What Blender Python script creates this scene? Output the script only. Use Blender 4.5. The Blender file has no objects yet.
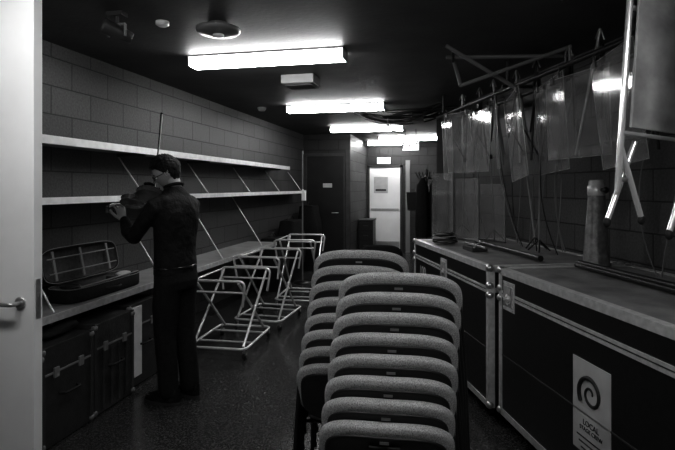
import bpy, math, random
from mathutils import Vector, Matrix, Euler, noise
random.seed(7)
S=bpy.context.scene
COL=S.collection
# ------------------------------------------------------------ materials
def mat(name,g,rough=.5,metal=0.,var=0.,vscale=20.,bump=0.,bscale=60.,emit=0.,spec=.5,coat=0.,bdist=.01):
    m=bpy.data.materials.new(name); m.use_nodes=True
    nt=m.node_tree; b=nt.nodes['Principled BSDF']
    b.inputs['Base Color'].default_value=(g,g,g,1)
    b.inputs['Roughness'].default_value=rough
    b.inputs['Metallic'].default_value=metal
    b.inputs['Specular IOR Level'].default_value=spec
    if coat: b.inputs['Coat Weight'].default_value=coat
    tc=nt.nodes.new('ShaderNodeTexCoord')
    if var>0:
        n=nt.nodes.new('ShaderNodeTexNoise'); n.inputs['Scale'].default_value=vscale; n.inputs['Detail'].default_value=6
        nt.links.new(tc.outputs['Object'],n.inputs['Vector'])
        r=nt.nodes.new('ShaderNodeValToRGB')
        lo=g*(1-var); hi=min(1,g*(1+var))
        r.color_ramp.elements[0].position=.3; r.color_ramp.elements[0].color=(lo,lo,lo,1)
        r.color_ramp.elements[1].position=.7; r.color_ramp.elements[1].color=(hi,hi,hi,1)
        nt.links.new(n.outputs['Fac'],r.inputs['Fac']); nt.links.new(r.outputs['Color'],b.inputs['Base Color'])
    if bump>0:
        n2=nt.nodes.new('ShaderNodeTexNoise'); n2.inputs['Scale'].default_value=bscale; n2.inputs['Detail'].default_value=4
        nt.links.new(tc.outputs['Object'],n2.inputs['Vector'])
        bp=nt.nodes.new('ShaderNodeBump'); bp.inputs['Strength'].default_value=bump; bp.inputs['Distance'].default_value=bdist
        nt.links.new(n2.outputs['Fac'],bp.inputs['Height']); nt.links.new(bp.outputs['Normal'],b.inputs['Normal'])
    if emit>0:
        b.inputs['Emission Color'].default_value=(1,1,1,1); b.inputs['Emission Strength'].default_value=emit
    return m
def block_mat(name,axis,g,gm):
    m=bpy.data.materials.new(name); m.use_nodes=True
    nt=m.node_tree; b=nt.nodes['Principled BSDF']; L=nt.links.new
    tc=nt.nodes.new('ShaderNodeTexCoord'); sx=nt.nodes.new('ShaderNodeSeparateXYZ'); cx=nt.nodes.new('ShaderNodeCombineXYZ')
    L(tc.outputs['Object'],sx.inputs[0]); L(sx.outputs[axis],cx.inputs[0]); L(sx.outputs['Z'],cx.inputs[1])
    br=nt.nodes.new('ShaderNodeTexBrick'); br.inputs['Scale'].default_value=1
    br.inputs['Brick Width'].default_value=.40; br.inputs['Row Height'].default_value=.20
    br.inputs['Mortar Size'].default_value=.006; br.inputs['Mortar Smooth'].default_value=.3
    br.inputs['Color1'].default_value=(g,g,g,1); br.inputs['Color2'].default_value=(g*1.25,)*3+(1,); br.inputs['Mortar'].default_value=(gm,gm,gm,1)
    L(cx.outputs[0],br.inputs['Vector'])
    n=nt.nodes.new('ShaderNodeTexNoise'); n.inputs['Scale'].default_value=60; n.inputs['Detail'].default_value=8
    L(tc.outputs['Object'],n.inputs['Vector'])
    mx=nt.nodes.new('ShaderNodeMix'); mx.data_type='RGBA'; mx.blend_type='MULTIPLY'; mx.inputs[0].default_value=.7
    rp=nt.nodes.new('ShaderNodeValToRGB'); rp.color_ramp.elements[0].position=.3; rp.color_ramp.elements[0].color=(.45,.45,.45,1); rp.color_ramp.elements[1].position=.65
    L(n.outputs['Fac'],rp.inputs['Fac']); L(br.outputs['Color'],mx.inputs[6]); L(rp.outputs['Color'],mx.inputs[7]); L(mx.outputs[2],b.inputs['Base Color'])
    b.inputs['Roughness'].default_value=.5
    mt=nt.nodes.new('ShaderNodeMath'); mt.operation='SUBTRACT'
    m3=nt.nodes.new('ShaderNodeMath'); m3.operation='MULTIPLY'; m3.inputs[1].default_value=.35
    L(n.outputs['Fac'],m3.inputs[0]); L(m3.outputs[0],mt.inputs[0]); L(br.outputs['Fac'],mt.inputs[1])
    bp=nt.nodes.new('ShaderNodeBump'); bp.inputs['Strength'].default_value=.6; bp.inputs['Distance'].default_value=.01
    L(mt.outputs[0],bp.inputs['Height']); L(bp.outputs['Normal'],b.inputs['Normal'])
    return m
def floor_mat():
    m=mat('floor_vinyl',.05,.28,0,0,1,.04,9)
    nt=m.node_tree; b=nt.nodes['Principled BSDF']; L=nt.links.new
    tc=nt.nodes.new('ShaderNodeTexCoord')
    v=nt.nodes.new('ShaderNodeTexVoronoi'); v.inputs['Scale'].default_value=150
    L(tc.outputs['Object'],v.inputs['Vector'])
    n=nt.nodes.new('ShaderNodeTexNoise'); n.inputs['Scale'].default_value=70; n.inputs['Detail'].default_value=3; L(tc.outputs['Object'],n.inputs['Vector'])
    a=nt.nodes.new('ShaderNodeMath'); a.operation='MULTIPLY'; L(v.outputs['Color'],a.inputs[0]); L(n.outputs['Fac'],a.inputs[1])
    r=nt.nodes.new('ShaderNodeValToRGB'); e=r.color_ramp.elements
    e[0].position=.2; e[0].color=(.024,.024,.024,1); e[1].position=.5; e[1].color=(.085,.085,.085,1)
    L(a.outputs[0],r.inputs['Fac']); L(r.outputs['Color'],b.inputs['Base Color'])
    n2=nt.nodes.new('ShaderNodeTexNoise'); n2.inputs['Scale'].default_value=4; n2.inputs['Detail'].default_value=6; L(tc.outputs['Object'],n2.inputs['Vector'])
    r2=nt.nodes.new('ShaderNodeMapRange'); r2.inputs[3].default_value=.14; r2.inputs[4].default_value=.30; L(n2.outputs['Fac'],r2.inputs[0]); L(r2.outputs[0],b.inputs['Roughness'])
    return m
def plexi_mat():
    m=bpy.data.materials.new('plexiglass'); m.use_nodes=True; nt=m.node_tree; L=nt.links.new
    nt.nodes.remove(nt.nodes['Principled BSDF']); out=[n for n in nt.nodes if n.type=='OUTPUT_MATERIAL'][0]
    t=nt.nodes.new('ShaderNodeBsdfTransparent'); t.inputs[0].default_value=(.93,.93,.93,1)
    g=nt.nodes.new('ShaderNodeBsdfGlossy'); g.inputs['Roughness'].default_value=.10; g.inputs[0].default_value=(.9,.9,.9,1)
    d=nt.nodes.new('ShaderNodeBsdfDiffuse'); d.inputs[0].default_value=(.6,.6,.6,1)
    tc=nt.nodes.new('ShaderNodeTexCoord'); n=nt.nodes.new('ShaderNodeTexNoise'); n.inputs['Scale'].default_value=7; n.inputs['Detail'].default_value=9; L(tc.outputs['Object'],n.inputs['Vector'])
    r=nt.nodes.new('ShaderNodeMapRange'); r.inputs[1].default_value=.35; r.inputs[2].default_value=.8; r.inputs[3].default_value=.14; r.inputs[4].default_value=.34; L(n.outputs['Fac'],r.inputs[0])
    a=nt.nodes.new('ShaderNodeMixShader'); a.inputs[0].default_value=.6; L(g.outputs[0],a.inputs[1]); L(d.outputs[0],a.inputs[2])
    x=nt.nodes.new('ShaderNodeMixShader'); L(r.outputs[0],x.inputs[0]); L(t.outputs[0],x.inputs[1]); L(a.outputs[0],x.inputs[2]); L(x.outputs[0],out.inputs[0])
    return m
M_block=block_mat('painted_block_left','Y',.075,.018)
M_blockx=block_mat('painted_block_far','X',.03,.012)
M_blockr=block_mat('painted_block_right','Y',.09,.02)
M_ceil=mat('ceiling_paint',.075,.6,0,.25,3,.2,30)
M_floor=floor_mat()
M_plexi=plexi_mat()
M_white=mat('white_paint',.78,.4,0,.04,4)
M_shelfw=mat('shelf_edge_white',.8,.35,0,.1,15)
M_shelfg=mat('shelf_board_grey',.28,.45,0,.2,8)
M_bench=mat('bench_top_grey',.30,.35,0,.25,6)
M_black=mat('black_paint',.012,.42)
M_blackg=mat('black_gloss',.01,.2)
M_shell=mat('chair_shell',.012,.45,0,.2,20)
M_lamin=mat('black_laminate',.012,.34,0,.3,30,.12,300)
M_trunkb=mat('trunk_fibreboard',.035,.4,0,.3,20,.2,120)
M_cloth=mat('black_cloth',.012,.85,0,.3,40,.3,90,spec=.2)
M_shirt=mat('black_shirt',.009,.75,0,.3,30,.7,9,spec=.25,bdist=.05)
M_alu=mat('aluminium',.58,.38,.35,.15,30)
M_steel=mat('steel',.5,.3,.8,.1,30)
M_chrome=mat('chrome_tube',.75,.22,.6)
M_tubew=mat('white_tube',.66,.25,.35,.05,20)
M_fabric=mat('seat_fabric',.44,.95,0,.5,260,.7,420,spec=.1)
M_wood=mat('worn_ply',.32,.45,0,.35,7,.1,60)
M_casetop=mat('case_top_board',.20,.38,0,.4,6,.15,50)
M_skin=mat('skin',.33,.5,0,.08,30)
M_hair=mat('hair',.004,.55,0,.5,120,.8,160,spec=.25)
M_violin=mat('violin_varnish',.10,.22,0,.35,14,coat=.6)
M_viol2=mat('violin_spruce',.20,.25,0,.2,14,coat=.5)
M_ebony=mat('ebony',.01,.25)
M_bowhair=mat('bow_hair',.75,.6)
M_lining=mat('velvet_lining',.05,.9,0,.3,40)
M_em=mat('fluorescent_diffuser',.9,.4,emit=19)
M_em2=mat('exit_sign_face',.6,.4,emit=.9)
M_ink=mat('ink',.015,.6)
M_paper=mat('label_paper',.46,.55,0,.1,10)
M_grey=mat('grey_plastic',.22,.4)
M_dgrey=mat('dark_grey',.05,.5,0,.2,10)
M_door=mat('dark_door',.018,.35,0,.2,5)
M_tubeg=mat('mottled_tube',.15,.35,0,.5,25,.2,60)
M_rubber=mat('rubber',.015,.7)
M_brown=mat('old_trunk',.05,.42,0,.5,12,.4,60)
# ------------------------------------------------------------ builder
def V(*a): return Vector(a)
class B:
    def __init__(s): s.v=[];s.f=[];s.m=[];s.s=[];s.mats=[]
    def add(s,vs,fs,m,sm=False,M=None):
        if m not in s.mats: s.mats.append(m)
        k=s.mats.index(m); o=len(s.v)
        for p in vs:
            p=Vector(p); s.v.append(M@p if M else p)
        for f in fs: s.f.append([i+o for i in f]); s.m.append(k); s.s.append(sm)
    def box(s,c,d,m,rot=None,M=None):
        x,y,z=[q/2 for q in d]
        vs=[V(a*x,b*y,e*z) for a in(-1,1) for b in(-1,1) for e in(-1,1)]
        if rot:
            R=Euler(rot).to_matrix(); vs=[R@p for p in vs]
        vs=[p+Vector(c) for p in vs]
        s.add(vs,[(0,1,3,2),(4,6,7,5),(0,4,5,1),(2,3,7,6),(0,2,6,4),(1,5,7,3)],m,False,M)
    def bx(s,a,b,m,M=None):
        s.box([(a[i]+b[i])/2 for i in range(3)],[abs(b[i]-a[i]) for i in range(3)],m,None,M)
    def loft(s,rings,m,sm=True,closed=False,cap=True,M=None):
        n=len(rings[0]); vs=[p for r in rings for p in r]; fs=[]
        K=len(rings)
        for i in range(K if closed else K-1):
            a=i*n; b=((i+1)%K)*n
            for j in range(n):
                k=(j+1)%n; fs.append((a+j,a+k,b+k,b+j))
        s.add(vs,fs,m,sm,M)
        if cap and not closed:
            s.add(rings[0],[tuple(range(n))[::-1]],m,False,M); s.add(rings[-1],[tuple(range(n))],m,False,M)
    def tube(s,pts,r,m,n=10,closed=False,M=None,round_end=False):
        pts=[Vector(p) for p in pts]; K=len(pts)
        rs=list(r) if isinstance(r,(list,tuple)) else [r]*K
        if round_end and not closed:
            d0=(pts[0]-pts[1]).normalized(); d1=(pts[-1]-pts[-2]).normalized()
            a=[pts[0]+d0*rs[0]*q for q in(.98,.8,.45)]; ar=[rs[0]*math.sqrt(1-q*q) for q in(.98,.8,.45)]
            b=[pts[-1]+d1*rs[-1]*q for q in(.45,.8,.98)]; brr=[rs[-1]*math.sqrt(1-q*q) for q in(.45,.8,.98)]
            pts=a+pts+b; rs=ar+rs+brr; K=len(pts)
        T=[]
        for i in range(K):
            if closed: t=pts[(i+1)%K]-pts[i-1]
            else: t=pts[min(i+1,K-1)]-pts[max(i-1,0)]
            T.append(t.normalized() if t.length>1e-9 else V(0,0,1))
        u=T[0].orthogonal().normalized(); rings=[]
        for i in range(K):
            if i>0:
                q=T[i-1].rotation_difference(T[i]); u=(q@u)
                u=(u-T[i]*u.dot(T[i])).normalized()
            w=T[i].cross(u)
            rings.append([pts[i]+(u*math.cos(2*math.pi*j/n)+w*math.sin(2*math.pi*j/n))*rs[i] for j in range(n)])
        if closed: s.loft(rings,m,True,True,False,M)
        else: s.loft(rings,m,True,False,True,M)
    def ell(s,c,r,m,M=None,nu=20,nv=12,rot=None):
        R=Euler(rot).to_matrix() if rot else Matrix.Identity(3); c=Vector(c)
        rings=[]
        for i in range(nv+1):
            a=math.pi*i/nv; a=min(max(a,.02),math.pi-.02)
            rings.append([c+R@V(r[0]*math.sin(a)*math.cos(2*math.pi*j/nu),r[1]*math.sin(a)*math.sin(2*math.pi*j/nu),-r[2]*math.cos(a)) for j in range(nu)])
        s.loft(rings,m,True,False,True,M)
    def lathe(s,prof,m,c=(0,0,0),n=24,rot=None,M=None,sm=True):
        R=Euler(rot).to_matrix() if rot else Matrix.Identity(3); c=Vector(c)
        rings=[[c+R@V(max(r,.0004)*math.cos(2*math.pi*j/n),max(r,.0004)*math.sin(2*math.pi*j/n),z) for j in range(n)] for r,z in prof]
        s.loft(rings,m,sm,False,True,M)
    def text(s,txt,size,m,M,ext=.001):
        cu=bpy.data.curves.new('t','FONT'); cu.body=txt; cu.size=size; cu.extrude=ext; cu.align_x='CENTER'; cu.align_y='CENTER'
        o=bpy.data.objects.new('t',cu); COL.objects.link(o); bpy.context.view_layer.update()
        me=bpy.data.meshes.new_from_object(o)
        s.add([v.co.copy() for v in me.vertices],[tuple(p.vertices) for p in me.polygons],m,False,M)
        bpy.data.objects.remove(o); bpy.data.meshes.remove(me)
    def mesh(s,name):
        me=bpy.data.meshes.new(name); me.from_pydata([tuple(v) for v in s.v],[],s.f)
        for m in s.mats: me.materials.append(m)
        me.polygons.foreach_set('material_index',s.m); me.polygons.foreach_set('use_smooth',s.s); me.update()
        return me
    def build(s,name,loc=(0,0,0),rz=0,bevel=0,parent=None,remesh=0,smooth=0,recalc=True,rot=None):
        me=s.mesh(name)
        if recalc:
            import bmesh
            bm=bmesh.new(); bm.from_mesh(me); bmesh.ops.recalc_face_normals(bm,faces=bm.faces); bm.to_mesh(me); bm.free()
        return place(me,name,loc,rz,bevel,parent,remesh,smooth,rot)
def place(me,name,loc=(0,0,0),rz=0,bevel=0,parent=None,remesh=0,smooth=0,rot=None):
    o=bpy.data.objects.new(name,me); COL.objects.link(o); o.location=loc
    o.rotation_euler=rot if rot else (0,0,rz)
    if parent: o.parent=parent
    if remesh:
        r=o.modifiers.new('r','REMESH'); r.mode='VOXEL'; r.voxel_size=remesh; r.use_smooth_shade=True
    if smooth:
        q=o.modifiers.new('s','SMOOTH'); q.factor=.6; q.iterations=smooth
    if bevel:
        bv=o.modifiers.new('b','BEVEL'); bv.width=bevel; bv.segments=2; bv.limit_method='ANGLE'; bv.angle_limit=math.radians(50)
    return o
def empty(name,loc=(0,0,0),rz=0):
    e=bpy.data.objects.new(name,None); COL.objects.link(e); e.location=loc; e.rotation_euler=(0,0,rz); e.empty_display_size=.2; return e
def fillet(pts,rad,n=5,closed=False):
    pts=[Vector(p) for p in pts]; K=len(pts); out=[]
    for i,p in enumerate(pts):
        if not closed and i in(0,K-1): out.append(p); continue
        a=pts[i-1]; b=pts[(i+1)%K]; da=(a-p); db=(b-p); r=min(rad,da.length*.45,db.length*.45)
        p0=p+da.normalized()*r; p1=p+db.normalized()*r
        for k in range(n+1):
            t=k/n; out.append(p0*(1-t)**2+p*2*t*(1-t)+p1*t*t)
    return out
def arc(p0,p1,sag,n=16):
    p0=Vector(p0);p1=Vector(p1);sag=Vector(sag)
    return [p0.lerp(p1,i/n)+sag*4*(i/n)*(1-i/n) for i in range(n+1)]
A20=math.radians(20)
def RS(t,s,z=0): return (t*math.cos(A20)-s*math.sin(A20), t*math.sin(A20)+s*math.cos(A20), z)
EYE=1.49; H=2.5; LX=-2.7
# ------------------------------------------------------------ camera (level, with vertical lens shift)
cam=bpy.data.cameras.new('camera'); co=bpy.data.objects.new('camera',cam); COL.objects.link(co)
cam.lens=501/675*36; cam.sensor_width=36; cam.clip_start=.05; cam.shift_y=-38/675
psi=math.radians(12.22)
F=V(-math.sin(psi),math.cos(psi),0)
co.location=(0,0,EYE); co.rotation_euler=F.to_track_quat('-Z','Y').to_euler(); S.camera=co
# ------------------------------------------------------------ room
def simple(name,a,b,m,rz=0,loc=(0,0,0),bevel=0):
    q=B(); q.bx(a,b,m); return q.build(name,loc,rz,bevel)
simple('floor',(-2.8,-1.1,-.1),(3.3,11.7,0),M_floor)
simple('ceiling',(-2.8,-1.1,H),(3.3,11.7,H+.1),M_ceil)
simple('wall_left',(LX-.1,-1.1,0),(LX,9.35,H),M_block)
simple('wall_back',(LX,-1.1,0),(3.2,-1.0,H),M_blockx)
simple('wall_end',(LX,9.35,0),(-1.78,9.45,H),M_blockx)
simple('wall_corridor_left',(-1.88,9.45,0),(-1.78,11.5,H),M_block)
simple('wall_far',(-1.78,11.5,0),(.2,11.6,H),M_blockx)
simple('wall_corridor_right',(.02,6.9,0),(.12,11.5,H),M_blockr)
q=B(); q.bx((2.35,-2.1,0),(2.45,6.44,H),M_blockr); q.build('wall_right',(0,0,0),A20)
simple('baseboard_left',(LX,-1.0,0),(LX+.015,9.35,.1),M_black)
q=B(); q.bx((2.335,-1.9,0),(2.35,6.4,.1),M_black); q.build('baseboard_right',(0,0,0),A20)
simple('trim_end',(-1.86,9.33,0),(-1.78,9.35,2.2),M_dgrey)
q=B()
q.bx((-2.66,1.79,.01),(-1.695,1.835,2.32),M_white)
q.bx((-1.695,1.80,.93),(-1.6935,1.825,1.10),M_steel)
q.box((-1.693,1.8125,1.03),(.008,.014,.02),M_steel)
for sgn,y in((-1,1.79),(1,1.835)):
    q.lathe([(.026,0),(.026,.006),(.022,.009)],M_steel,(-1.76,y,1.0),24,(math.pi/2*(1 if sgn<0 else -1),0,0))
    q.tube(fillet([(-1.76,y,1.0),(-1.76,y+sgn*.05,1.0),(-1.895,y+sgn*.05,1.0)],.015),.0095,M_steel,12,round_end=True)
for z in(.3,1.2,2.0): q.tube([(-2.67,1.785,z-.05),(-2.67,1.785,z+.05)],.008,M_steel)
q.build('door_1',bevel=.002)
q=B()
q.bx((-2.62,9.31,0.005),(-1.90,9.345,2.08),M_door)
q.bx((-2.68,9.30,0),(-2.62,9.345,2.14),M_dgrey); q.bx((-1.90,9.30,0),(-1.87,9.345,2.14),M_dgrey); q.bx((-2.62,9.30,2.08),(-1.9,9.345,2.14),M_dgrey)
q.bx((-2.30,9.300,1.48),(-2.12,9.31,1.56),M_paper)
q.tube([(-2.0,9.31,1.0),(-2.0,9.26,1.0),(-2.12,9.26,1.0)],.01,M_steel)
q.build('door_2',bevel=.003)
q=B()
dx0,dx1=-1.72,-1.02
q.bx((dx0,11.44,.005),(dx1,11.49,1.94),M_white)
q.bx((dx0-.05,11.42,0),(dx0,11.49,1.99),M_dgrey); q.bx((dx1,11.42,0),(dx1+.05,11.49,1.99),M_dgrey); q.bx((dx0-.05,11.42,1.94),(dx1+.05,11.49,1.99),M_dgrey)
q.bx((dx0+.10,11.432,1.35),(dx0+.42,11.44,1.72),M_paper)
q.bx((dx0+.14,11.43,1.40),(dx0+.38,11.432,1.44),M_ink)
q.bx((dx0+.03,11.43,.95),(dx1-.03,11.44,1.0),M_steel)
q.bx((dx0+.02,11.43,.01),(dx1-.02,11.44,.25),M_steel)
q.build('door_3',bevel=.002)
simple('trim_1',(-.90,11.47,0),(-.80,11.5,2.1),M_grey)
def exit_sign(loc,w,h):
    q=B(); q.box((0,0,0),(w,.05,h),M_dgrey); q.box((0,-.027,0),(w*.93,.006,h*.86),M_em2)
    q.text('EXIT',h*.85,M_ink,Matrix.Translation((0,-.031,0))@Matrix.Rotation(math.pi/2,4,'X'))
    q.tube([(-w*.3,0,h/2),(-w*.3,0,H-loc[2]-.002)],.006,M_black); q.tube([(w*.3,0,h/2),(w*.3,0,H-loc[2]-.002)],.006,M_black)
    q.build('exit_sign',loc)
exit_sign((-.60,8.8,2.20),.30,.17)
exit_sign((-1.36,11.2,2.08),.32,.16)
def fluoro(x,y,L=1.22):
    q=B()
    prof=[(-.075,0),(-.075,-.04),(-.055,-.066),(.055,-.066),(.075,-.04),(.075,0)]
    rings=[[V(xx,a,b-.012) for a,b in prof] for xx in(-L/2+.01,L/2-.01)]
    q.loft(rings,M_em,False)
    q.box((0,0,-.006),(L,.17,.012),M_white)
    for e in(-1,1): q.box((e*(L/2-.004),0,-.04),(.008,.158,.078),M_white)
    q.build('fluorescent_light',(x,y,H-.001))
fluoro(-1.3,1.0); fluoro(.55,.85); fluoro(-1.33,3.60); fluoro(-1.33,6.02); fluoro(-1.30,8.3); fluoro(-.72,10.1); fluoro(-1.25,11.05,.9)  # second one is an unseen extra, added to brighten chairs, cases and hung panel
# ------------------------------------------------------------ ceiling devices
q=B()
q.lathe([(.0,0),(.06,0),(.06,-.02),(.135,-.035),(.135,-.05),(.12,-.062),(.06,-.07),(0,-.072)],M_grey,n=36)
q.lathe([(0,-.068),(.035,-.068),(.035,-.085),(0,-.09)],M_white,n=20)
q.build('ceiling_speaker',(-1.37,2.86,H-.001))
q=B()
q.box((0,0,-.012),(.10,.06,.024),M_dgrey); q.tube([(0,0,-.02),(0,0,-.07)],.012,M_dgrey)
q.lathe([(0,-.09),(.032,-.09),(.04,-.02),(.045,.06),(.05,.08),(.046,.08),(.03,.03)],M_dgrey,(0,0,-.11),20,(math.radians(70),0,math.radians(-50)))
q.tube([(-.055,0,-.07),(-.055,0,-.14)],.008,M_grey); q.tube([(.055,0,-.07),(.055,0,-.14)],.008,M_grey); q.tube([(-.055,0,-.07),(.055,0,-.07)],.008,M_grey)
q.build('ceiling_spotlight',(-1.86,2.56,H-.001))
q=B(); q.lathe([(0,0),(.04,0),(.04,-.02),(.025,-.03),(0,-.03)],M_white); q.build('ceiling_sensor',(-1.69,2.76,H-.001))
q=B(); q.lathe([(0,0),(.055,0),(.055,-.02),(.04,-.045),(0,-.05)],M_white); q.build('smoke_detector',(-2.28,6.0,H-.001))
q=B(); q.box((0,0,-.04),(.30,.26,.08),M_grey); q.box((0,0,-.085),(.26,.22,.01),M_dgrey)
for i in range(6): q.box((0,-.09+i*.036,-.092),(.25,.008,.006),M_grey)
q.build('ceiling_vent',(-1.30,4.42,H-.001),bevel=.004)
q=B()
for i in range(9):
    x0=-.75+random.uniform(-.1,.1); y0=6.6+random.uniform(-.3,.3)
    q.tube(arc((x0-.35,y0,-.03),(x0+.7,y0+random.uniform(-.5,.5),-.03),(0,0,-random.uniform(.05,.22))),.010,M_black,8)
q.tube([(-1.1,6.5,-.05),(.15,6.2,-.05)],.025,M_black); q.tube([(-1.0,7.1,-.05),(-.05,6.95,-.05)],.02,M_black)
q.box((-.7,6.8,-.08),(.25,.2,.12),M_dgrey); q.box((-.35,6.55,-.10),(.14,.3,.14),M_dgrey)
q.tube([(-.75,6.6,0),(-.75,6.6,-.25),(-.55,6.6,-.3)],.012,M_grey)
q.build('ceiling_cable_bundle',(0,0,H-.002))
q=B()
for a,b in(((.05,3.9,-.02),(.10,3.6,-.30)),((.10,3.6,-.30),(.85,3.75,-.03)),((.0,3.75,-.06),(.9,3.90,-.06)),((.0,3.55,-.03),(.55,3.85,-.32))):
    q.tube([a,b],.014,M_grey,10)
q.tube([(.05,3.75,0),(.05,3.75,-.1)],.01,M_black); q.tube([(.85,3.89,0),(.85,3.89,-.1)],.01,M_black)
q.build('ceiling_bracket',(0,0,H-.002))
# ------------------------------------------------------------ shelving on the left wall
def shelf(name,z,xf,y0,y1,topm,th=.035,edge=True,dy=1.15,up=.36):
    q=B()
    q.bx((LX+.004,y0,z-th),(xf-.012,y1,z),topm)
    q.bx((xf-.012,y0,z-th-.012),(xf,y1,z+.012 if edge else z),M_shelfw if edge else M_alu)
    y=y0+.55
    while y<y1:
        if up: q.tube([(LX+.02,y,z+up),(xf-.006,y,z+.01)],.0065,M_alu,8)
        q.bx((LX+.02,y-.012,z-th-.03),(xf-.02,y+.012,z-th),M_dgrey)
        y+=dy
    return q.build(name,bevel=.002)
shelf('storage_shelf',1.80,-2.40,2.0,7.55,M_shelfg,.03,True,1.15,0)
shelf('storage_shelf',1.412,-2.43,2.0,8.6,M_shelfg,.022,True,1.15,.34)
shelf('workbench',.735,-2.27,2.0,6.55,M_bench,.035,False,1.15,.62)
q=B(); q.tube([(0,0,.02),(0,0,2.05)],.011,M_grey); q.lathe([(.0,0),(.14,0),(.14,.012),(.02,.03)],M_black)
q.tube([(0,0,1.45),(.05,-.05,1.42),(.05,-.05,1.28)],.012,M_white); q.box((.03,-.03,1.36),(.06,.05,.16),M_white)
q.build('microphone_stand',(-2.18,7.5,0))
def bag(name,loc,d,rz=0,m=M_cloth,handle=True):
    q=B(); rings=[]
    for i in range(9):
        t=i/8; k=(1-abs(2*t-1)**3)**.4*.95+.05 if 0<t<1 else .75
        rings.append([V(d[0]/2*k*math.copysign(abs(math.cos(a))**.5,math.cos(a))*(1+.05*math.sin(5*a+i)),d[1]/2*k*math.copysign(abs(math.sin(a))**.5,math.sin(a)),d[2]*t+.01*math.sin(3*a)*t) for a in[2*math.pi*j/28 for j in range(28)]])
    q.loft(rings,m)
    if handle:
        q.tube(arc((0,-d[1]*.25,d[2]-.01),(0,d[1]*.25,d[2]-.01),(0,0,.08)),.008,M_rubber)
        q.tube([(0,-d[1]/2*.9,d[2]*.75),(0,d[1]/2*.9,d[2]*.75)],.004,M_steel,6)
    return q.build(name,loc,rz)
bag('duffel_bag',(-2.46,6.95,.001),(.36,.6,.75))
bag('garment_bag',(-2.46,7.8,.001),(.36,.7,.95))
bag('garment_bag',(-2.42,8.75,.001),(.4,.5,1.15))
# open violin case on the bench
q=B()
O=[]
for a in range(40):
    t=2*math.pi*a/40; c,s_=math.cos(t),math.sin(t)
    O.append((.12*math.copysign(abs(c)**.45,c),.38*math.copysign(abs(s_)**.35,s_)))
def tray(M,depth):
    rings=[[V(x*k,y*k2,z) for x,y in O] for k,k2,z in((.02,.02,0),(.97,.99,0),(1,1,.012),(1,1,depth),(.93,.975,depth),(.9,.96,.02),(.02,.02,.018))]
    q.loft(rings[:5],M_cloth,True,False,False,M); q.loft(rings[4:],M_lining,True,False,False,M)
    q.tube([V(x,y,depth) for x,y in O],.003,M_grey,6,True,M)
tray(Matrix.Identity(4),.09)
ML=Matrix.Translation((-.115,0,.10))@Matrix.Rotation(math.radians(78),4,'Y')@Matrix.Translation((-.12,0,-.03))
tray(ML,.05)
for y in(-.28,-.02,.26): q.box((0,y,.054),(.2,.02,.008),M_grey,M=ML)
for x in(-.05,.05): q.tube([(x,-.34,.060),(x,.34,.060)],.0045,M_grey,8,M=ML)
q.box((.0,.25,.05),(.17,.1,.05),M_lining); q.ell((.02,.26,.09),(.05,.07,.02),M_paper); q.box((0,-.1,.055),(.10,.3,.05),M_lining)
q.tube([(.10,-.3,.095),(.09,.34,.10)],.006,M_grey); q.ell((.0,-.27,.09),(.07,.06,.02),M_black)
q.tube(arc((.122,-.07,.05),(.122,.07,.05),(.045,0,0)),.008,M_rubber)
q.build('violin_case',(-2.44,3.15,.737))
# ------------------------------------------------------------ trunks under bench
def trunk(name,loc,d,m,ribs=True,label=False):
    q=B(); x,y,z=d
    q.bx((-x/2,-y/2,.01),(x/2,y/2,z),m)
    for sx in(-1,1):
        for sy in(-1,1):
            q.box((sx*(x/2-.004),sy*(y/2-.004),z/2+.005),(.024,.024,z),M_dgrey)
            for zz in(.03,z-.02): q.ell((sx*(x/2-.002),sy*(y/2-.002),zz),(.02,.02,.02),M_grey,nu=12,nv=8)
    q.bx((x/2,-y/2,z*.72),(x/2+.006,y/2,z*.745),M_grey); q.bx((-x/2,-y/2-.006,z*.72),(x/2,-y/2,z*.745),M_grey)
    if ribs:
        n=max(3,int(y/.07))
        for i in range(1,n): q.bx((x/2,-y/2+i*y/n-.008,.03),(x/2+.010,-y/2+i*y/n+.008,z*.70),m)
    q.tube(fillet([(x/2,-.07,z*.5),(x/2+.035,-.06,z*.5),(x/2+.035,.06,z*.5),(x/2,.07,z*.5)],.02),.008,M_rubber)
    q.box((x/2+.006,-y*.25,z*.73),(.012,.04,.06),M_grey); q.box((x/2+.006,y*.25,z*.73),(.012,.04,.06),M_grey)
    if label: q.bx((x/2+.001,-.16,.08),(x/2+.014,-.05,z-.02),M_shelfw)
    return q.build(name,loc,0,.004)
trunk('instrument_trunk',(-2.38,2.17,0),(.42,.34,.56),M_brown)
trunk('instrument_trunk',(-2.40,2.58,0),(.40,.40,.58),M_trunkb,False)
trunk('instrument_trunk',(-2.42,3.02,0),(.42,.40,.60),M_brown)
trunk('instrument_trunk',(-2.45,3.44,0),(.38,.38,.62),M_trunkb,False,True)
trunk('instrument_trunk',(-2.52,4.0,0),(.30,.6,.45),M_brown,False)
bag('soft_bag',(-2.42,2.62,.585),(.3,.36,.07),0,M_cloth,False)
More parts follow.
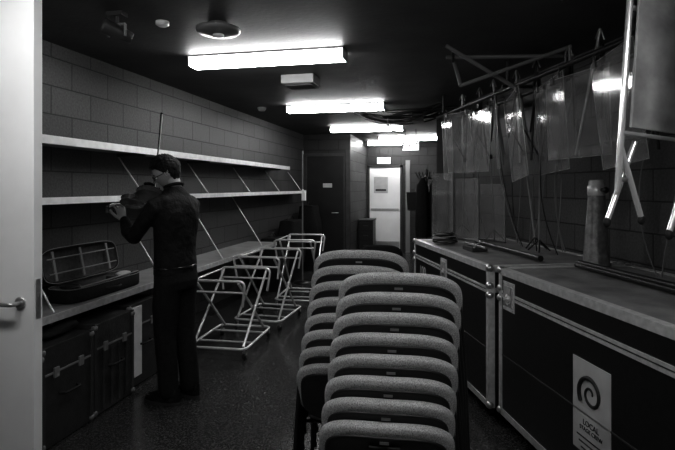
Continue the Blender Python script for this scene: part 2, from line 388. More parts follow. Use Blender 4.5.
# ------------------------------------------------------------ trolleys
def trolley(loc,rz,h=.78):
    q=B(); w,l=.26,.36; r=.0125
    base=fillet([(-w,-l,.10),(w,-l,.10),(w,l,.10),(-w,l,.10)],.07,6,True); q.tube(base,r,M_tubew,10,True)
    for y in(-l*.45,l*.45): q.tube([(-w,y,.10),(w,y,.10)],r*.8,M_tubew)
    for sx in(-1,1):
        for sy in(-1,1):
            c=V(sx*(w-.02),sy*(l-.03),0)
            q.tube([c+V(0,0,.10),c+V(0,0,.066)],.008,M_steel); q.box(c+V(.0,.01,.055),(.03,.034,.03),M_steel)
            q.lathe([(0,-.011),(.03,-.011),(.032,-.006),(.032,.006),(.03,.011),(0,.011)],M_rubber,c+V(0,.012,.033),18,(0,math.pi/2,0))
    for sx in(-1,1):
        x=sx*(w-.03)
        q.tube([(x,-l+.04,.11),(x*.96,l-.02,h-.02)],r,M_tubew); q.tube([(x-sx*.03,l-.04,.11),(x*.96-sx*.03,-l+.02,h-.02)],r,M_tubew)
        q.ell((x-sx*.012,.01,h*.57),(.02,.014,.014),M_steel,nu=12,nv=8)
    for sy in(-1,1):
        q.tube(fillet([(-w+.03,sy*(l-.02),h-.22),(-w,sy*(l),h),(w,sy*(l),h),(w-.03,sy*(l-.02),h-.22)],.06),r,M_tubew)
        q.tube([(-w+.02,sy*(l-.01),h-.10),(w-.02,sy*(l-.01),h-.10)],r*.8,M_tubew)
    q.tube([(-w,-l*.98,h-.02),(-w,l*.98,h-.02)],r*.8,M_tubew)
    q.build('folding_trolley',loc,rz)
trolley((-1.95,4.36,0),.04,.68); trolley((-1.92,5.28,0),-.03,.76); trolley((-1.84,6.25,0),.08,.84)
# ------------------------------------------------------------ stacking chairs (stacks seen from behind)
def superr(w,d,n,e=.38):
    o=[]
    for j in range(n):
        t=2*math.pi*j/n; c,s_=math.cos(t),math.sin(t)
        o.append((w*math.copysign(abs(c)**e,c),d*math.copysign(abs(s_)**e,s_)))
    return o
def pad(q,w,d,t,z0,m,crown=.012,cy=0):
    O=superr(1,1,56,.42); rings=[]
    for k,z in((.02,0),(.6,0),(.93,0),(.985,t*.2),(1,t*.5),(.985,t*.8),(.94,t),(.8,t+crown*.45),(.55,t+crown*.8),(.3,t+crown),(.02,t+crown)):
        rings.append([V(x*k*w,y*k*d+cy,z0+z-.02*max(0,(y*k-.5)/.5)**2) for x,y in O])
    q.loft(rings,m)
BT=.72
def backpt(x,h,dep):
    z=.45+(BT-.45)*h-.018*(x/.23)**2*(h**2)
    y=.02-.075*h+.055*(x/.23)**2
    return V(x,y+dep,z)
q=B()
Ob=superr(1,1,64,.52)
def bring(k,dep,top=1.,bot=0.,kx=None):
    kx=k if kx is None else kx
    r=[]
    for x,y in Ob:
        h=(top+bot)/2+(top-bot)/2*y*k
        r.append(backpt(x*kx*.232,h,dep))
    return r
q.loft([bring(.02,.044),bring(.6,.044),bring(.88,.038),bring(.96,.028),bring(1,.008),bring(.995,-.008),bring(.965,-.020),bring(.92,-.025),bring(.80,-.026),bring(.5,-.022),bring(.02,-.022)],M_fabric,True,False,False)
tp=.87
q.loft([bring(1.,-.020,tp,.0,.90),bring(.99,-.031,tp,.0,.89),bring(.94,-.034,tp,.0,.86),bring(.86,-.028,tp,.0,.80),bring(.5,-.026,tp,.0),bring(.02,-.026,tp,.0)],M_shell,True,False,False)
q.tube([backpt(x,.72,-.030) for x in(-.05,-.025,0,.025,.05)],.005,M_rubber,8)
q.box(backpt(.0,.80,-.036),(.030,.004,.008),M_steel)
pad(q,.215,.20,.030,.405,M_fabric,.010,.27)
pad(q,.205,.19,.014,.390,M_blackg,0,.27)
for sx in(-1,1):
    q.tube(fillet([(sx*.245,-.035,.012),(sx*.235,.04,.40),(sx*.215,.020,.62)],.05),.0105,M_black,10)
    q.tube(fillet([(sx*.235,.05,.40),(sx*.235,.44,.40),(sx*.245,.47,.012)],.05),.0105,M_black,10)
    for y in(-.035,.47): q.lathe([(.0,0),(.015,0),(.015,.02),(.011,.03)],M_rubber,(sx*.245,y,0),12)
q.tube([(-.235,.12,.385),(.235,.12,.385)],.008,M_black); q.tube([(-.235,.40,.385),(.235,.40,.385)],.008,M_black)
chair=q.build('stacking_chair',(0,0,0))
cme=chair.data; bpy.data.objects.remove(chair)
def stack(cx,cy,rz,n,dz=.066,dy=.026):
    for i in range(n):
        place(cme,'stacking_chair',(cx+random.uniform(-.003,.003)+.004*i,cy+dy*i,i*dz),rz+random.uniform(-.01,.01))
stack(-.200,1.68,math.radians(4),8)
stack(-.43,2.18,math.radians(4),8,.068)
q=B()
pad(q,.24,.24,.05,.42,M_cloth)
rings=[[V(x*.22*k,y*.16*k,z) for x,y in superr(1,1,40,.6)] for k,z in((.02,-.02),(.9,-.02),(1,0),(.9,.02),(.02,.022))]
q.loft(rings,M_cloth,M=Matrix.Translation((0,.24,.76))@Matrix.Rotation(math.radians(80),4,'X'))
for sx in(-1,1):
    q.tube(fillet([(sx*.23,-.22,.0),(sx*.23,-.2,.42),(sx*.23,.2,.42),(sx*.2,.28,.8)],.04),.011,M_black); q.tube([(sx*.23,.15,.42),(sx*.23,.27,0)],.011,M_black)
q.build('padded_chair',(-.68,5.2,0),math.radians(190))
# ------------------------------------------------------------ flight cases on right
def swirl(q,M,r0,r1,turns,rad,m,n=60):
    pts=[V((r0+(r1-r0)*i/n)*math.cos(turns*2*math.pi*i/n),(r0+(r1-r0)*i/n)*math.sin(turns*2*math.pi*i/n),0) for i in range(n+1)]
    q.tube(pts,[rad*(.35+.65*i/n) for i in range(n+1)],m,8,M=M)
def flight(t0,t1,s0,s1,z1,near=True):
    cx,cy=(t0+t1)/2,(s0+s1)/2; w=(t1-t0)/2; l=(s1-s0)/2
    q=B(); zc=z1-.15
    q.bx((-w,-l,.10),(w,l,zc-.004),M_lamin); q.bx((-w,-l,zc+.004),(w,l,z1-.006),M_lamin)
    q.bx((-w+.02,-l+.02,z1-.006),(w-.02,l-.02,z1),M_casetop)
    for sx in(-1,1):
        q.box((sx*(w-.018),0,z1+.001),(.045,2*l,.006),M_alu); q.box((sx*(w+.001),0,z1-.018),(.006,2*l,.038),M_alu)
        q.box((sx*(w+.001),0,zc+.012),(.007,2*l,.016),M_alu); q.box((sx*(w+.001),0,zc-.012),(.007,2*l,.016),M_alu)
        q.box((sx*(w+.001),0,.47),(.004,2*l,.008),M_dgrey); q.box((sx*(w+.001),0,.12),(.006,2*l,.04),M_alu)
    for sy in(-1,1):
        q.box((0,sy*(l-.018),z1+.001),(2*w,.045,.006),M_alu); q.box((0,sy*(l+.001),z1-.018),(2*w,.006,.038),M_alu)
        q.box((0,sy*(l+.001),zc),(2*w,.007,.03),M_alu)
        for sx in(-1,1):
            q.box((sx*(w+.001),sy*(l-.018),(z1+.1)/2),(.006,.04,z1-.1),M_alu); q.box((sx*(w-.018),sy*(l+.001),(z1+.1)/2),(.04,.006,z1-.1),M_alu)
            for z in(z1-.01,zc+.03,zc-.03,.12): q.ell((sx*(w-.006),sy*(l-.006),z),(.026,.026,.024),M_steel,nu=14,nv=8)
            q.lathe([(0,-.018),(.045,-.018),(.045,.018),(0,.018)],M_rubber,(sx*(w-.1),sy*(l-.15),.046),18,(0,math.pi/2,0)); q.box((sx*(w-.1),sy*(l-.15),.09),(.09,.1,.02),M_steel)
    ys=[l-.13,-l*.2,-l+.2] if near else [0.]
    for y in ys:
        x=-w-.004
        q.box((x,y,zc),(.006,.135,.17),M_alu); q.box((x-.004,y,zc),(.004,.095,.12),M_grey)
        for dy in(-.056,.056):
            for dz in(-.072,.072): q.ell((x-.004,y+dy,zc+dz),(.004,.006,.006),M_steel,nu=8,nv=6)
        q.lathe([(0,0),(.03,0),(.03,.008),(.014,.012)],M_chrome,(x-.004,y,zc-.015),20,(0,-math.pi/2,0))
        q.box((x-.014,y,zc-.015),(.016,.062,.014),M_chrome); q.box((x-.008,y,zc+.035),(.01,.05,.04),M_chrome)
        q.tube([(x-.006,y-.05,zc-.06),(x-.006,y-.05,zc+.06)],.005,M_chrome,8); q.tube([(x-.006,y+.05,zc-.06),(x-.006,y+.05,zc+.06)],.005,M_chrome,8)
    R=Matrix.Rotation(-math.pi/2,4,'Z')@Matrix.Rotation(math.pi/2,4,'X')
    if near:
        y0=2.04-cy
        q.box((-w-.0015,y0,.50),(.003,.26,.42),M_paper)
        MM=Matrix.Translation((-w-.004,y0,.57))@R
        swirl(q,MM,.012,.085,1.6,.011,M_ink)
        q.text('LOCAL',.035,M_ink,Matrix.Translation((-w-.0035,y0,.43))@R); q.text('STAGE CREW',.026,M_ink,Matrix.Translation((-w-.0035,y0,.40))@R)
        for k in range(3): q.box((-w-.0035,y0,.36-k*.025),(.001,.2-.03*k,.006),M_ink)
    else:
        q.text('100',.12,M_paper,Matrix.Translation((-w-.002,l-.26,z1-.26))@R)
    return q.build('flight_case',RS(cx,cy,0),A20,.0015)
flight(1.41,2.28,.35,2.93,.99)
flight(1.37,2.28,2.99,4.62,.99,False)
q=B(); q.tube([(0,-1.3,.02),(0,.95,.02)],.018,M_black,12); q.tube([(-.10,-1.2,.017),(-.05,.9,.017)],.014,M_black,12)
q.box((0,-.2,.012),(.10,.05,.022),M_black)
q.build('steel_pipe',RS(1.92,1.95,.996),A20)
q=B(); q.tube([(0,-.6,.02),(0,.4,.02)],.02,M_black,12); q.build('steel_pipe',RS(1.78,3.7,.996),A20)
q=B(); q.lathe([(.0,0),(.084,0),(.084,.01),(.078,.02),(.05,.44),(.048,.445)],M_tubeg,n=32)
q.lathe([(.05,.44),(.053,.45),(.053,.50),(.046,.505),(.046,.53),(.038,.54),(0,.54)],M_alu,n=32)
q.tube([(0,-.045,.475),(0,-.085,.475)],.012,M_black); q.ell((0,-.09,.475),(.02,.014,.02),M_black)
q.build('speaker_pole',RS(2.06,2.93,.996),A20)
q=B()
for i in range(14):
    r=.05+.035*random.random(); z=.012+.006*i
    q.tube([V(r*1.3*math.cos(a)+.01*math.sin(3*a+i),r*math.sin(a),z+.006*math.sin(2*a+i)) for a in[2*math.pi*k/24 for k in range(24)]],.006,M_grey if i%3==0 else M_black,8,True)
q.build('cable_coil',RS(1.52,4.2,.994))
q=B(); q.box((0,0,.015),(.12,.2,.03),M_dgrey); q.tube([(0,-.2,.04),(0,.2,.04)],.009,M_grey); q.tube([(-.05,-.1,.035),(.09,.1,.05)],.007,M_paper); q.build('tool_clamp',RS(1.6,3.75,.994),A20,.002)
# ------------------------------------------------------------ hanging rack
q=B()
for t in(1.9,2.15): q.tube([(t,.9,-.22),(t,5.5,-.22)],.018,M_black,12)
for s_ in(1.0,2.4,3.8,5.3):
    q.tube([(1.9,s_,0),(1.9,s_,-.22)],.014,M_black); q.tube([(2.15,s_,0),(2.15,s_,-.22)],.014,M_black); q.tube([(1.85,s_,-.20),(2.34,s_,-.20)],.014,M_black)
q.tube([(1.35,.95,-.12),(1.95,.95,-.12)],.016,M_black); q.tube([(1.35,2.1,-.12),(1.95,2.1,-.12)],.016,M_black); q.tube([(1.38,.8,-.12),(1.38,2.2,-.12)],.016,M_black)
q.tube([(1.40,.95,0),(1.40,.95,-.12)],.014,M_black); q.tube([(1.40,2.1,0),(1.40,2.1,-.12)],.014,M_black)
q.build('hanging_rack',(0,0,H-.002),A20)
for i in range(8):
    s_=2.45+i*.37
    q=B(); w=.44+.10*random.random(); h=.50+.14*random.random()
    rings=[[V(-.002,-w/2,-h),V(-.002,w/2,-h),V(-.002,w/2,0),V(-.002,-w/2,0)],[V(.002,-w/2,-h),V(.002,w/2,-h),V(.002,w/2,0),V(.002,-w/2,0)]]
    q.loft(rings,M_plexi,False)
    e=[(0,-w/2,-h),(0,w/2,-h),(0,w/2,0),(0,-w/2,0)]
    q.tube(e,.002,M_alu,6,True)
    for y in(-w*.38,w*.38): q.tube([(0,y,.0),(0,y,.05)],.003,M_black,6); q.box((0,y,-.01),(.016,.03,.04),M_dgrey)
    q.build('plexiglass_shield',RS(1.80+.04*(i%3),s_,2.21-.03*(i%2)),0,rot=(random.uniform(-.12,.12),random.uniform(-.12,.05),A20+random.uniform(-.4,.2)))
for i in range(3):
    q=B(); q.bx((-.002,-.16,0),(.002,.16,.62-.05*i),M_plexi); q.bx((-.006,-.165,0),(.006,-.155,.62-.05*i),M_grey); q.bx((-.01,-.165,0),(.01,.165,.012),M_dgrey)
    q.build('plexiglass_panel',RS(1.60+.2*i,4.5-.10*i,.998),0,rot=(0,0,A20+.3))
for i in range(13):
    q=B(); s0=2.2+i*.24+random.uniform(-.05,.05); t0=2.0+random.uniform(0,.2)
    if 2.55<s0<3.2: s0+=.62
    top=V(random.uniform(-.05,.03),random.uniform(-.35,.35),random.uniform(1.12,1.3))
    if i%3==0:
        q.tube([(0,0,.005),top],.008,M_grey,8); q.tube([top*.6,top*.6+V(-.12,.05,.25)],.006,M_black,8)
        for a in range(3): q.tube([top*.08,V(.09*math.cos(a*2.1),.09*math.sin(a*2.1),.01)],.006,M_black,6)
        q.box(top*.6,(.03,.03,.04),M_black)
        q.build('microphone_stand',RS(min(t0,2.2),s0,.998),A20)
    else:
        q.tube(arc((0,0,.01),top,(random.uniform(-.08,.02),random.uniform(-.2,.2),0)),.0045,M_grey if i%2 else M_black,6)
        q.tube(arc((0,0.03,.01),top+V(0,.08,0),(random.uniform(-.08,.02),random.uniform(-.25,.2),0)),.0035,M_grey,6)
        q.build('hanging_cable',RS(t0,s0,.998),A20)
for i in range(9):
    q=B(); s0=2.1+i*.37
    m=(M_grey,M_black,M_steel)[i%3]
    q.tube([(0,0,.22),(random.uniform(-.1,.1),random.uniform(-.1,.1),-.55)],.009,m,8); q.tube([(0.02,.05,.2),(.1,random.uniform(-.2,.2),-.45)],.007,M_grey,8)
    q.tube([(0,-.03,.12),(-.1,-.15,-.35)],.007,M_black,8); q.tube(fillet([(-.03,0,.16),(0,0,.24),(.03,0,.16)],.03),.005,M_steel,6)
    q.box((0,0,.05),(.04,.04,.09),M_black)
    q.build('folded_music_stand',RS(2.02+.03*(i%2),s0,2.24),A20+random.uniform(-.3,.3))
# ------------------------------------------------------------ hanging folding chairs
def fchair(t,s_,z,rz,tilt):
    q=B(); w=.21
    q.tube(fillet([(-w,0,-.62),(-w*1.0,0,.28),(w*1.0,0,.28),(w,0,-.62)],.05),.012,M_chrome,12)
    q.tube(fillet([(-w+.03,.03,-.60),(-w+.03,.03,.10),(w-.03,.03,.10),(w-.03,.03,-.60)],.03),.011,M_chrome,12)
    q.box((0,-.015,-.10),(.37,.012,.56),M_wood)
    q.box((0,-.012,.24),(.40,.012,.10),M_wood)
    for sx in(-1,1):
        q.tube([(sx*w,0,-.45),(sx*w-sx*.10,-.02,-.72)],.011,M_chrome,12); q.tube([(sx*(w-.10),.03,-.42),(sx*w+sx*.02,.02,-.74)],.011,M_chrome,12)
        q.ell((sx*(w-.10),-.02,-.725),(.014,.014,.02),M_rubber,nu=12,nv=8); q.ell((sx*(w+.02),.02,-.745),(.014,.014,.02),M_rubber,nu=12,nv=8)
        q.ell((sx*(w-.045),.012,-.575),(.015,.03,.012),M_steel,nu=10,nv=6)
    q.tube([(-w,0,-.40),(w,0,-.40)],.009,M_chrome)
    q.build('folding_chair',RS(t,s_,z),0,rot=(0,tilt,A20+rz),bevel=.003)
fchair(1.57,1.78,2.08,math.radians(8),.08)
fchair(1.67,1.62,2.06,math.radians(4),.02)
fchair(1.75,1.44,2.08,math.radians(0),.05)
# ------------------------------------------------------------ far objects
def mstand(loc,rz,h=1.15):
    q=B(); q.tube([(0,0,.2),(0,0,h)],.010,M_black)
    for a in range(3): q.tube([(0,0,.25),(.28*math.cos(a*2.09),.28*math.sin(a*2.09),.01)],.008,M_black)
    Md=Matrix.Translation((0,-.02,h+.08))@Matrix.Rotation(math.radians(-18),4,'X')
    q.box((0,0,.02),(.48,.006,.32),M_black,M=Md); q.box((0,-.03,-.14),(.48,.06,.006),M_black,M=Md)
    q.build('music_stand',loc,rz)
mstand((-.42,8.6,0),.3); mstand((-.34,9.4,0),-.4,1.3); mstand((-.45,10.3,0),.1,1.2)
q=B(); q.tube([(0,0,.02),(0,0,1.75)],.018,M_black); q.lathe([(0,0),(.2,0),(.2,.02),(.03,.04)],M_black)
for a in range(6): q.tube(fillet([(0,0,1.65),(.12*math.cos(a),.12*math.sin(a),1.6),(.17*math.cos(a),.17*math.sin(a),1.72)],.04),.008,M_black)
for a in range(3):
    c=V(.12*math.cos(a*2.1),.12*math.sin(a*2.1),0)
    q.loft([[c+V(.10*k*math.cos(b)*(1+.15*math.sin(4*b)),.09*k*math.sin(b)*(1+.12*math.cos(3*b)),z) for b in[2*math.pi*j/24 for j in range(24)]] for k,z in((.9,.75),(1,.9),(.9,1.2),(.75,1.5),(.2,1.62))],M_cloth)
q.build('coat_rack',(-.28,7.6,0))
simple('trim_2',(-.12,6.72,0),(.02,6.86,H),M_black)
q=B(); q.bx((-.15,-.2,.10),(.15,.2,.80),M_lamin); q.box((0,0,.815),(.32,.44,.03),M_dgrey)
for sx in(-1,1):
    for sy in(-1,1): q.lathe([(0,-.015),(.045,-.015),(.045,.015),(0,.015)],M_rubber,(sx*.11,sy*.15,.046),16,(0,math.pi/2,0)); q.box((sx*.11,sy*.15,.09),(.06,.06,.02),M_steel)
for z in(.3,.5,.7): q.box((0,-.203,z),(.26,.006,.15),M_door); q.box((0,-.212,z),(.1,.015,.012),M_dgrey)
q.build('equipment_cabinet',(-1.60,10.3,0),0,.004)
# ------------------------------------------------------------ violinist
P=empty('violinist',(-1.86,3.20,0),math.radians(78)); P.scale=(.98,.98,.98)
def capsule(q,pts,rs,m,n=16): q.tube(pts,rs,m,n,round_end=True)
C=V(-.085,.075,1.475); vd=V(.05,.94,-.27).normalized()
Lw=V(-.055,.445,1.285); Rw=V(.135,.255,1.36)
q=B()
def ring(z,cx,cy,rx,ry,n=32,e=.85):
    return [V(cx+rx*math.copysign(abs(math.cos(a))**e,math.cos(a)),cy+ry*math.copysign(abs(math.sin(a))**e,math.sin(a)),z) for a in[2*math.pi*j/n for j in range(n)]]
q.loft([ring(.90,0,-.005,.168,.118),ring(.98,0,-.005,.166,.118),ring(1.06,0,0,.160,.114),ring(1.15,0,-.003,.164,.116),ring(1.25,0,-.01,.176,.122),ring(1.34,0,-.012,.186,.122),ring(1.40,0,-.008,.178,.11),ring(1.445,0,-.004,.14,.092),ring(1.485,0,.0,.088,.074),ring(1.525,0,.010,.064,.064)],M_shirt)
capsule(q,[(-.13,-.01,1.40),(-.185,.01,1.385),(-.195,.10,1.28),(-.185,.20,1.175)],[.065,.066,.056,.052],M_shirt)
capsule(q,[(-.185,.20,1.17),(-.15,.30,1.20),Lw+V(-.02,-.035,-.012)],[.052,.046,.036],M_shirt)
capsule(q,[(.13,-.01,1.40),(.185,.01,1.385),(.25,.08,1.28),(.295,.13,1.19)],[.065,.066,.056,.052],M_shirt)
capsule(q,[(.295,.13,1.19),(.23,.19,1.27),Rw+V(.03,-.02,-.02)],[.052,.046,.036],M_shirt)
sh=q.build('shirt',parent=P,remesh=.009,smooth=5)
q=B(); q.tube([V(.061*math.cos(a),.012+.063*math.sin(a),1.53-.018*math.sin(a)) for a in[2*math.pi*k/28 for k in range(28)]],.011,M_shirt,10,True)
q.build('shirt_collar',parent=P)
q=B()
q.loft([ring(.80,0,-.01,.155,.115),ring(.86,0,-.012,.168,.124),ring(.93,0,-.005,.163,.116),ring(.965,0,-.003,.158,.112)],M_cloth)
capsule(q,[(-.080,-.01,.86),(-.083,.01,.68),(-.080,.02,.48),(-.078,.0,.28),(-.078,-.01,.09)],[.096,.092,.076,.071,.069],M_cloth)
capsule(q,[(.080,-.01,.86),(.083,.0,.68),(.082,-.01,.48),(.085,-.04,.28),(.086,-.06,.09)],[.096,.092,.076,.071,.069],M_cloth)
q.build('trousers',parent=P,remesh=.010,smooth=4)
q=B(); q.tube([V(.162*math.cos(a),-.004+.116*math.sin(a),.955) for a in[2*math.pi*k/40 for k in range(40)]],.012,M_blackg,8,True); q.build('belt',parent=P)
def shoe(cx,cy,ang):
    q=B(); M=Matrix.Translation((cx,cy,0))@Matrix.Rotation(ang,4,'Z')
    def out(k,z):
        r=[]
        for j in range(28):
            a=2*math.pi*j/28; y=math.sin(a)*.145; w=.048 if y>-.02 else .038
            w*=1-(max(0,y-.06)/.12)**2*.3
            r.append(V(math.cos(a)*w*k,(y+.045)*(k*.3+.7)*1.0,z))
        return r
    q.loft([out(1.05,0),out(1.06,.022),out(1.0,.023)],M_rubber,M=M)
    def up(t):
        r=[]
        for j in range(28):
            a=2*math.pi*j/28; y=math.sin(a)*.142+.045; w=.046
            hgt=.024+t*(.085 if y<.04 else .085-.055*min(1,(y-.04)/.10))
            k=1-.35*t**2
            r.append(V(math.cos(a)*w*k,y*(1-.06*t)if y>0 else y*(1-.03*t),hgt))
        return r
    q.loft([up(t) for t in(0,.25,.5,.75,.93,1.0)],M_blackg,M=M)
    for k in range(4): q.tube([M@V(-.02,.06+.018*k,.088-.009*k),M@V(.02,.06+.018*k,.088-.009*k)],.0025,M_rubber,6)
    return q
q=shoe(-.082,-.01,.15); q.build('shoe_left',parent=P); q=shoe(.088,-.06,-.15); q.build('shoe_right',parent=P)
# head
HM=Matrix.Translation((-.022,.058,1.628))@Matrix.Rotation(math.radians(36),4,'Z')@Matrix.Rotation(math.radians(-30),4,'X')@Matrix.Rotation(math.radians(-6),4,'Y')@Matrix.Diagonal((.97,.97,.97,1))
def hp(th,ph,off=0.):
    d=V(math.sin(th)*math.cos(ph),math.sin(th)*math.sin(ph),math.cos(th))
    x,y,z=d.x*(.077+off),d.y*(.097+off),d.z*(.118+off)
    if z<0:
        k=min(1,-z/.118); x*=1-.22*k**1.5
        if y<0: y*=1-.5*k
        else: y*=1+.04*k
    elif y<0: y*=1.05
    if y>0:
        g=lambda a,b:math.exp(-(a/b)**2)
        fr=min(1,y/.05)
        y+=fr*(.026*g(x,.011)*g(z+.026,.02)*(1 if z>-.026 else g(z+.026,.012))+.012*g(x,.009)*g(z,.02)+.006*g(z-.022,.011)*g(x,.05)
           -.010*g(abs(x)-.032,.014)*g(z,.012)+.006*g(x,.022)*g(z+.060,.006)+.006*g(x,.02)*g(z+.074,.006)-.003*g(x,.024)*g(z+.067,.0035)+.007*g(x,.02)*g(z+.098,.014))
        x*=1+.03*g(z+.02,.02)
    return V(x,y,z),d
q=B(); nu,nv=80,60
q.loft([[hp(max(.01,min(math.pi-.01,math.pi*i/nv)),2*math.pi*j/nu)[0] for j in range(nu)] for i in range(nv+1)],M_skin,M=HM)
for sx in(-1,1):
    q.ell((sx*.032,.079,.0),(.012,.011,.010),M_white,HM,16,10); q.ell((sx*.032,.0885,-.001),(.005,.003,.005),M_ink,HM,12,8)
    q.ell((sx*.078,-.004,-.008),(.008,.017,.028),M_skin,HM,16,12,(.15,0,0))
    q.tube([HM@V(sx*(.083),-.004+.016*math.cos(a),-.006+.027*math.sin(a)) for a in[math.radians(b) for b in range(-60,240,20)]],.004,M_skin,8)
    q.tube([HM@V(sx*(.016+.010*k),.096-.002*k*k*.6,.021+.003*math.sin(k)) for k in range(4)],.0035,M_hair,6)
q.tube([HM@V(-.018+.006*k,.103-.0006*(k-3)**2,-.067) for k in range(7)],.0022,M_dgrey,6)
q.build('head',parent=P)
q=B()
def hr(th,ph):
    p,d=hp(th,ph)
    n=noise.noise(V(d.x*9,d.y*9,d.z*5))*.007+noise.noise(V(d.x*30,d.y*30,d.z*9))*.004
    dy=d.y
    if dy>.6: line=.055
    elif dy>.15: line=-.004+.059*((dy-.15)/.45)**.7
    elif dy>-.1: line=-.004
    else: line=-.004-.098*min(1,(-.1-dy)/.25)
    k=max(0,min(1,(p.z-line)/.014)); k=k*k*(3-2*k)
    off=-.006+k*(.019+n+.007*max(0,d.z))
    return p+d*off
q.loft([[hr(max(.01,min(math.pi-.01,math.pi*i/nv)),2*math.pi*j/nu) for j in range(nu)] for i in range(nv+1)],M_hair,M=HM)
q.build('hair',parent=P)
q=B()
for sx in(-1,1):
    q.tube([HM@V(sx*.034+.024*math.cos(a),.104-.5*max(0,sx*.024*math.cos(a)),.0+.017*math.sin(a)) for a in[2*math.pi*k/24 for k in range(24)]],.0026,M_ink,6,True)
    q.tube([HM@V(sx*.058,.094,.005),HM@V(sx*.08,.07,.006),HM@V(sx*.084,.0,.004),HM@V(sx*.082,-.02,-.012)],.0024,M_ink,6)
q.tube([HM@V(-.010,.106,.004),HM@V(0,.109,.007),HM@V(.010,.106,.004)],.0024,M_ink,6)
q.build('glasses',parent=P)
q=B(); capsule(q,[(0,-.006,1.45),(0,.004,1.52),(-.010,.026,1.595)],[.056,.050,.050],M_skin,20); q.build('neck',parent=P)
# hands
def hand(name,wr,yd,zd,curls,thumb,flip=1):
    y=Vector(yd).normalized(); z=Vector(zd); z=(z-y*z.dot(y)).normalized(); x=y.cross(z)
    M=Matrix(((x.x,y.x,z.x,wr[0]),(x.y,y.y,z.y,wr[1]),(x.z,y.z,z.z,wr[2]),(0,0,0,1)))
    q=B()
    def T(p): return M@V(p[0]*flip,p[1],p[2])
    rings=[]
    for yy,w,t in((-.03,.024,.019),(0,.026,.018),(.02,.034,.017),(.045,.041,.016),(.07,.042,.014),(.088,.040,.011)):
        rings.append([T((w*math.cos(a),yy,t*math.sin(a))) for a in[2*math.pi*k/20 for k in range(20)]])
    q.loft(rings,M_skin)
    for i,(bx_,L,by) in enumerate(((.031,(.040,.024,.020),.080),(.011,(.044,.028,.021),.086),(-.011,(.041,.026,.020),.083),(-.031,(.032,.020,.017),.074))):
        c=curls[i]; p=V(bx_,by,0); a=0; pts=[p-V(0,.02,0),p]
        for k in range(3):
            a+=c[k]; p=p+V(0,math.cos(a)*L[k],-math.sin(a)*L[k]); pts.append(p)
        q.tube([T(v) for v in pts],[.0095,.0095,.0085,.0078,.0066],M_skin,12,round_end=True)
    tp=[V(.022,.012,-.004)]+[V(*t) for t in thumb]
    q.tube([T(v) for v in tp],[.014,.0115,.0098,.0085][:len(tp)],M_skin,12,round_end=True)
    q.build(name,parent=P,remesh=.0026,smooth=2)
hand('hand_left',Lw,(.05,.45,.9),(1,.05,-.15),[(.5,.9,.6),(.6,.9,.6),(.7,.9,.6),(.5,.8,.5)],[(.042,.04,-.02),(.045,.065,-.04),(.04,.085,-.055)],1)
bowdir=V(-.06,-.19,.97).normalized(); Hf=V(.055,.27,1.385)
hand('hand_right',Rw,(-.85,.12,.1),(.1,.75,.65),[(.5,.7,.4),(.6,.8,.5),(.6,.8,.5),(.5,.6,.4)],[(.036,.04,-.018),(.036,.062,-.034),(.02,.075,-.045)],-1)
# violin
q=B()
yv=vd; zv=V(.45,.25,.86); zv=(zv-yv*zv.dot(yv)).normalized(); xv=yv.cross(zv)
VM=Matrix(((xv.x,yv.x,zv.x,C.x),(xv.y,yv.y,zv.y,C.y),(xv.z,yv.z,zv.z,C.z),(0,0,0,1)))
hw=[(0,.0),(.004,.045),(.02,.078),(.05,.098),(.085,.103),(.12,.095),(.14,.083),(.148,.079),(.155,.066),(.18,.056),(.205,.056),(.225,.064),(.232,.074),(.24,.076),(.26,.083),(.285,.084),(.315,.074),(.34,.05),(.352,.025),(.356,.0)]
out=[(w,y) for y,w in hw]+[(-w,y) for y,w in hw[::-1][1:-1]]
def vr(k,z): return [V(x*k,.178+(y-.178)*k,z) for x,y in out]
q.loft([vr(.02,-.006),vr(.5,-.0055),vr(.85,-.002),vr(1.02,0)],M_violin,True,False,False,M=VM)
q.loft([vr(1.02,0),vr(1.02,.004)],M_violin,False,False,False,M=VM); q.loft([vr(1.02,.004),vr(.975,.004)],M_violin,False,False,False,M=VM)
q.loft([vr(.975,.004),vr(.975,.032)],M_violin,False,False,False,M=VM); q.loft([vr(.975,.032),vr(1.02,.032),vr(1.02,.036)],M_violin,False,False,False,M=VM)
q.loft([vr(1.02,.036),vr(.85,.040),vr(.5,.048),vr(.02,.050)],M_viol2,True,False,False,M=VM)
def bar(a,b,m):
    q.loft([[V(-a[1],a[0],a[2]),V(a[1],a[0],a[2]),V(a[1],a[0],a[3]),V(-a[1],a[0],a[3])],[V(-b[1],b[0],b[2]),V(b[1],b[0],b[2]),V(b[1],b[0],b[3]),V(-b[1],b[0],b[3])]],m,False,M=VM)
bar((.34,.013,.012,.045),(.375,.011,.024,.044),M_violin); bar((.375,.011,.024,.044),(.487,.010,.026,.040),M_violin)
bar((.225,.021,.062,.067),(.487,.012,.041,.047),M_ebony); bar((.485,.011,.024,.044),(.555,.008,.018,.036),M_violin)
swp=[V(0,.562+.014*math.cos(a)*(1-i/26),.022-.016*math.sin(a)*(1-i/26)) for i,a in enumerate([.35*k for k in range(22)])]
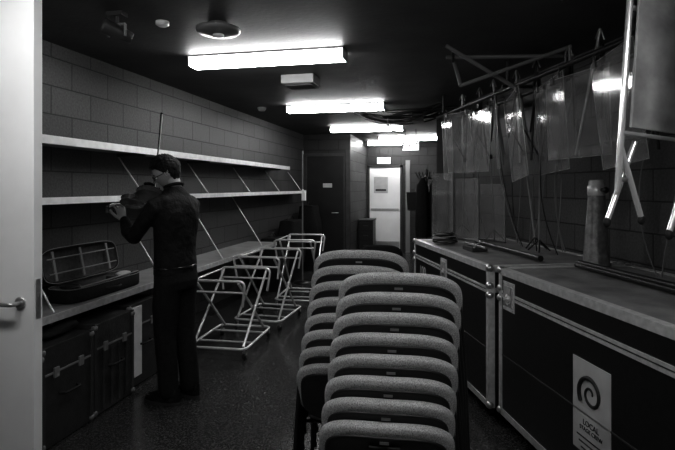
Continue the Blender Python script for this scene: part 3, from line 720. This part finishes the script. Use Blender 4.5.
q.tube([VM@v for v in swp],.007,M_violin,8); q.lathe([(0,-.014),(.012,-.014),(.014,0),(.012,.014),(0,.014)],M_violin,(0,.562,.022),16,(0,math.pi/2,0),VM)
for k,(yy,sx) in enumerate(((.495,-1),(.512,1),(.527,-1),(.543,1))):
    q.tube([VM@V(-sx*.012,yy,.031),VM@V(sx*.03,yy,.031)],.0035,M_ebony,8); q.ell((sx*.036,yy,.031),(.008,.003,.009),M_ebony,VM,12,8)
q.box((0,.19,.064),(.042,.004,.032),M_viol2,M=VM)
bar((.165,.022,.062,.068),(.05,.010,.055,.060),M_ebony); bar((.05,.010,.055,.060),(-.004,.004,.038,.044),M_ebony)
q.ell((-.055,.045,.056),(.042,.036,.012),M_ebony,VM)
for k in range(4):
    x=-.0165+.011*k; q.tube([VM@V(x,.165,.069),VM@V(x,.19,.081),VM@V(x*.5,.487,.048),VM@V(x*.4,.52,.036)],.0009,M_steel,5)
for sx in(-1,1):
    q.tube([VM@V(sx*(.042+.006*math.sin(i*.9-2)),.155+.011*i,.0455) for i in range(7)],.0022,M_ebony,6)
q.build('violin',parent=P)
# bow
q=B()
bd=bowdir; B0=Hf-bd*.05
side=V(.2,1,.2); side=(side-bd*side.dot(bd)).normalized()
q.tube([B0+bd*(.74*i/10)+side*(.010-.012*math.sin(math.pi*i/10)) for i in range(11)],[.0058-.00015*i for i in range(11)],M_ebony,8)
q.tube([B0+bd*.05-side*.012,B0+bd*.735-side*.010],.003,M_bowhair,6)
q.tube([B0+bd*.02-side*.004,B0+bd*.075-side*.004],.009,M_ebony,8); q.tube([B0+bd*.74+side*.01,B0+bd*.735-side*.012],.004,M_ebony,8); q.tube([B0-bd*.012+side*.01,B0+side*.01],.005,M_steel,8)
q.build('bow',parent=P)
# ------------------------------------------------------------ world + view
w=bpy.data.worlds.new('world'); S.world=w; w.use_nodes=True; w.node_tree.nodes['Background'].inputs[0].default_value=(0,0,0,1)
S.view_settings.view_transform='Standard'
S.view_settings.exposure=.85
S.view_settings.gamma=.76
